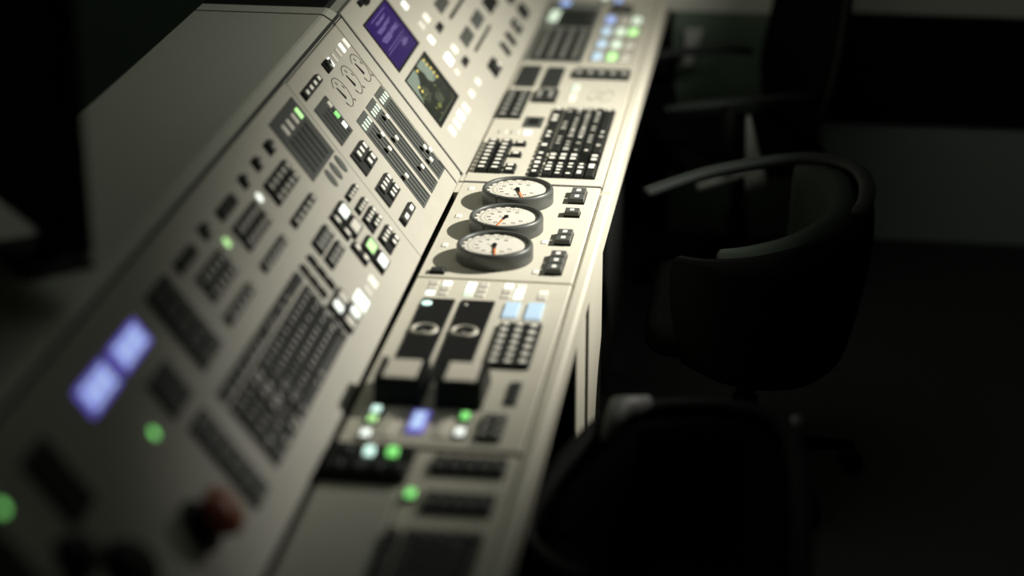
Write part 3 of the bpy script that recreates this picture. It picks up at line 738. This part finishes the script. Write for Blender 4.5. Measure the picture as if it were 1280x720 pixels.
def cushion(b, x0,x1,y0,y1,z0,z1,mt,bev=.03):
    n = 6; vs = []; fs = []
    cx, cy, w, l = (x0+x1)/2,(y0+y1)/2,(x1-x0)/2,(y1-y0)/2
    rings = [(.93,z0),(1,z0+(z1-z0)*.3),(1,z0+(z1-z0)*.65),(.96,z1-(z1-z0)*.1),(.86,z1),(.5,z1+.006),(.05,z1+.008)]
    N = 32
    for s_, z in rings:
        for k in range(N):
            a = 2*math.pi*k/N; c, d = math.cos(a), math.sin(a); e = .28
            vs.append((cx+w*s_*math.copysign(abs(c)**e,c), cy+l*s_*math.copysign(abs(d)**e,d), z))
    for i in range(len(rings)-1):
        for k in range(N): fs.append((i*N+k,i*N+(k+1)%N,(i+1)*N+(k+1)%N,(i+1)*N+k))
    fs += [tuple(reversed(range(N))), tuple((len(rings)-1)*N+k for k in range(N))]
    b.add(vs, fs, mt, True); return b

def tub_chair(label, origin, rot, rim, arm_n, seat, rail_n=None, railm='rail', group='swivel armchairs at the console', zlow=None, padm='pad'):
    t = bpy.data.objects.new('swivel_armchair', None); COL.objects.link(t); t.location = origin; t.rotation_euler = (0,0,rot)
    tag(t, label, 'chair', group)
    P = smooth_path(rim, 8)
    wall = P[arm_n*8:]
    shell_wall([p.copy()-Vector((0,0,.006)) for p in wall], zlow or (lambda f: .34+.06*math.cos(f*math.pi)**2), .05, 'fabric', 0).obj('backrest', t)
    MB().tube(P[:rail_n], .019, railm, 12, (1.0,.8)).obj('arm_rail', t)
    inner = []; ctr = sum(wall, Vector())/len(wall)
    for i, q in enumerate(wall):
        if padm == 'pad' and i > len(wall)-9: break
        tt = (wall[min(i+1,len(wall)-1)]-wall[max(i-1,0)]); tt.z = 0; tt.normalize(); nn = Vector((tt.y,-tt.x,0))
        nn = nn if nn.dot(ctr-q) > 0 else -nn
        inner.append(q+nn*.052-Vector((0,0,.004)))
    shell_wall(inner, lambda f: .46, .075, padm, 0).obj('back_pad', t, label='dark green grey inner padding')
    cushion(MB(), *seat[:4], .40, .47, 'fabric').obj('seat', t)
    star_base(t)
    return t
O1 = Vector((.65,.09,0))
rim1 = [Vector(p)-O1 for p in ((.385,.33,.625),(.55,.395,.668),(.75,.42,.700),(.865,.35,.712),(.905,.20,.714),(.885,.02,.708),(.80,-.14,.70),(.68,-.225,.69),(.57,-.235,.68),(.495,-.18,.665))]
tub_chair('dark swivel armchair with grey curved arm rail, close to the console edge', O1, 0, rim1, 2, (-.23,.19,-.24,.26), 8*5+1)
O3 = Vector((.60,-1.28,0))
rim3 = [Vector(p)-O3 for p in ((.43,-1.515,.60),(.37,-1.49,.61),(.322,-1.42,.625),(.345,-1.31,.655),(.395,-1.19,.685),(.45,-1.10,.70),(.55,-1.065,.705),(.65,-1.06,.705),(.735,-1.10,.70),(.765,-1.22,.69),(.775,-1.40,.67),(.775,-1.55,.62))]
rim3 = list(reversed(rim3))
t3 = tub_chair('black swivel armchair in the foreground, cut off by the bottom edge', O3, 0, rim3, 0, (-.17,.14,-.22,.17), None, 'frame', padm='fabric')
b = MB(); b.tube([(.437-.60,-1.20+1.28,.70),(.455-.60,-1.11+1.28,.716),(.50-.60,-1.075+1.28,.715)],[.012,.026,.014],'metald',14); b.obj('corner_bracket', t3, label='pale grey corner bracket')
b = MB(); b.tube([(.755-.60,-1.13+1.28,.700),(.762-.60,-1.09+1.28,.706)],[.013,.010],'metald',12); b.obj('corner_bracket', t3, label='pale grey corner bracket')

# chair with a high back, farther along
t = bpy.data.objects.new('high_back_chair', None); COL.objects.link(t); t.location = (.585,1.36,0); t.rotation_euler = (0,0,R(20))
tag(t, 'black high-backed office chair farther along the console', 'chair')
b = MB(); n = 14; vs = []; fs = []; m = 16
rings = []
for i in range(n):
    f = i/(n-1); z = .47+.62*f
    lean = .16+.09*f+.03*math.sin(f*math.pi)
    hw = (.17+.08*min(1,f*4))*(1-.25*max(0,f-.75)/.25)
    for k in range(m):
        a = 2*math.pi*k/m; e = .45; c, d = math.cos(a), math.sin(a)
        yy = hw*math.copysign(abs(d)**e,d); vs.append((lean+.032*math.copysign(abs(c)**e,c)-.9*yy*yy, yy, z))
for i in range(n-1):
    for k in range(m): fs.append((i*m+k,i*m+(k+1)%m,(i+1)*m+(k+1)%m,(i+1)*m+k))
fs += [tuple(reversed(range(m))), tuple((n-1)*m+k for k in range(m))]
b.add(vs, fs, 'fabric', True); b.obj('backrest', t)
cushion(MB(), -.24,.20,-.23,.23,.40,.47,'fabric').obj('seat', t)
for s_ in (-1,1):
    MB().tube([(-.30,s_*.24,.625),(-.16,s_*.262,.640),(.04,s_*.265,.645),(.11,s_*.25,.635)],.017,'rail',12,(1.3,.7)).obj('arm_rest', t)
    MB().tube([(-.125,s_*.262,.635),(-.125,s_*.262,.46),(-.10,s_*.20,.405)],.020,'frame').obj('arm_post', t)
MB().tube([(-.035,-.255,.39),(-.04,-.255,.43),(-.052,-.255,.50),(-.066,-.255,.60)],[.034,.030,.019,.006],'metal',12,(.5,1)).obj('back_bracket', t, label='pale grey metal bracket')
MB().tube([(-.20,-.245,.40),(-.10,-.25,.425),(-.02,-.25,.46)],[.012,.014,.010],'metal',12).obj('seat_trim', t, label='pale grey metal trim')
ep = []
for i in range(n):
    f = i/(n-1); z = .47+.62*f; hw = (.17+.08*min(1,f*4))*(1-.25*max(0,f-.75)/.25); ep.append((.16+.09*f+.03*math.sin(f*math.pi)-.9*hw*hw+.01, -hw-.002, z))
MB().tube(ep[1:], .010, 'rail', 10).obj('edge_piping', t)
star_base(t)

# ------------------------------------------------------------------ room
def structure(name, b):
    o = b.obj(name); o['kind'] = 'structure'; return o
XA, XB, YA, YB, ZT = -2.6, 3.2, -5.4, 1.83, 2.9
structure('floor', MB().box(XA,XB,YA,YB,-.05,0,'floor'))
structure('ceiling', MB().box(XA,XB,YA,YB,ZT,ZT+.05,'wallL'))
structure('wall_back', MB().box(XA,XB,YB,YB+.1,0,ZT,'wallL'))
structure('wall_left', MB().box(XA-.1,XA,YA,YB,0,ZT,'wallG'))
structure('wall_right', MB().box(XB,XB+.1,YA,YB,0,ZT,'wallG'))
structure('wall_front', MB().box(XA,XB,YA-.1,YA,0,ZT,'wallG'))
structure('trim_1', MB().box(.82,XB,YB-.012,YB,.37,.712,'wallB'))
structure('trim_2', MB().box(.82,XB,YB-.008,YB,0,.37,'wallD'))
structure('trim_3', MB().box(.36,.82,YB-.014,YB,0,.70,'wallG'))
structure('trim_5', MB().box(.10,.36,YB-.014,YB,0,.70,'wallB'))
structure('wall_shade_sheet', MB().box(XA,.10,YB-.02,YB,0,ZT,'wallG'))  # dark sheet standing in for shade on the wall's left end
t = bpy.data.objects.new('wall_bracket', None); COL.objects.link(t); t.location = (.41,YB-.014,.60)
tag(t, 'small pale grey tapered bracket on the far dark wall panel', 'bracket')
b = MB(); b.add([(-.014,0,-.06),(.004,0,-.06),(.040,0,.05),(-.014,0,.05),(-.014,-.02,-.06),(.004,-.02,-.06),(.040,-.03,.05),(-.014,-.03,.05)],
    [(0,1,2,3),(7,6,5,4),(0,4,5,1),(1,5,6,2),(2,6,7,3),(3,7,4,0)],'metal'); b.obj('plate', t)

# ------------------------------------------------------------------ lights
def aim(o, loc, target):
    o.location = loc; o.rotation_euler = (Vector(target)-Vector(loc)).to_track_quat('-Z','Y').to_euler()
L = bpy.data.lights.new('desk_spot','SPOT'); L.energy = 285; L.color = (1.0,.965,.87); L.spot_size = R(117); L.spot_blend = .89; L.shadow_soft_size = .02
o = bpy.data.objects.new('desk_spot', L); COL.objects.link(o)
sp, st = Vector((1.4206,.0676,1.7019)), Vector((.10,.1496,.7804))
az = (sp-st).normalized(); ax = Vector((0,-1,0)); ax = (ax-az*ax.dot(az)).normalized(); ay = az.cross(ax); cr, sr = math.cos(.026), math.sin(.026); ax, ay = ax*cr+ay*sr, ay*cr-ax*sr   # long axis of the oval beam lies along the console
o.location = sp; o.rotation_euler = Matrix((ax,ay,az)).transposed().to_euler(); o.scale = (1.0,.266,1.0)
L = bpy.data.lights.new('ceiling_fill','AREA'); L.shape = 'RECTANGLE'; L.size = 1.6; L.size_y = 1.6; L.energy = 4.3; L.color = (.90,1.0,.88)  # added overhead fill for the dim ambient level, no lamp known there
o = bpy.data.objects.new('ceiling_fill', L); COL.objects.link(o); o.location = (.35,-.2,2.85)
w = bpy.data.worlds.new('world'); S.world = w; w.use_nodes = True
w.node_tree.nodes['Background'].inputs['Color'].default_value = (.8,1,.85,1); w.node_tree.nodes['Background'].inputs['Strength'].default_value = .02

# ------------------------------------------------------------------ camera
F = 2700.0; pitch = math.atan(1057/F); psi = math.atan(391/math.hypot(1057,F))
cam = bpy.data.cameras.new('camera'); cam.sensor_width = 36; cam.lens = F/1280*36; cam.clip_start = .05
co = bpy.data.objects.new('camera', cam); COL.objects.link(co)
co.location = (.7267,-4.5661,2.30); co.rotation_euler = (math.pi/2-pitch, 0, psi)
cam.dof.use_dof = True; cam.dof.aperture_fstop = .95
fw = Vector((-math.sin(psi)*math.cos(pitch), math.cos(psi)*math.cos(pitch), -math.sin(pitch)))
cam.dof.focus_distance = fw.dot(Vector((.05,-.20,.80))-co.location)
S.camera = co
S.view_settings.view_transform = 'Standard'; S.view_settings.look = 'None'; S.view_settings.exposure = 0; S.view_settings.gamma = 1
S.view_settings.use_curve_mapping = False
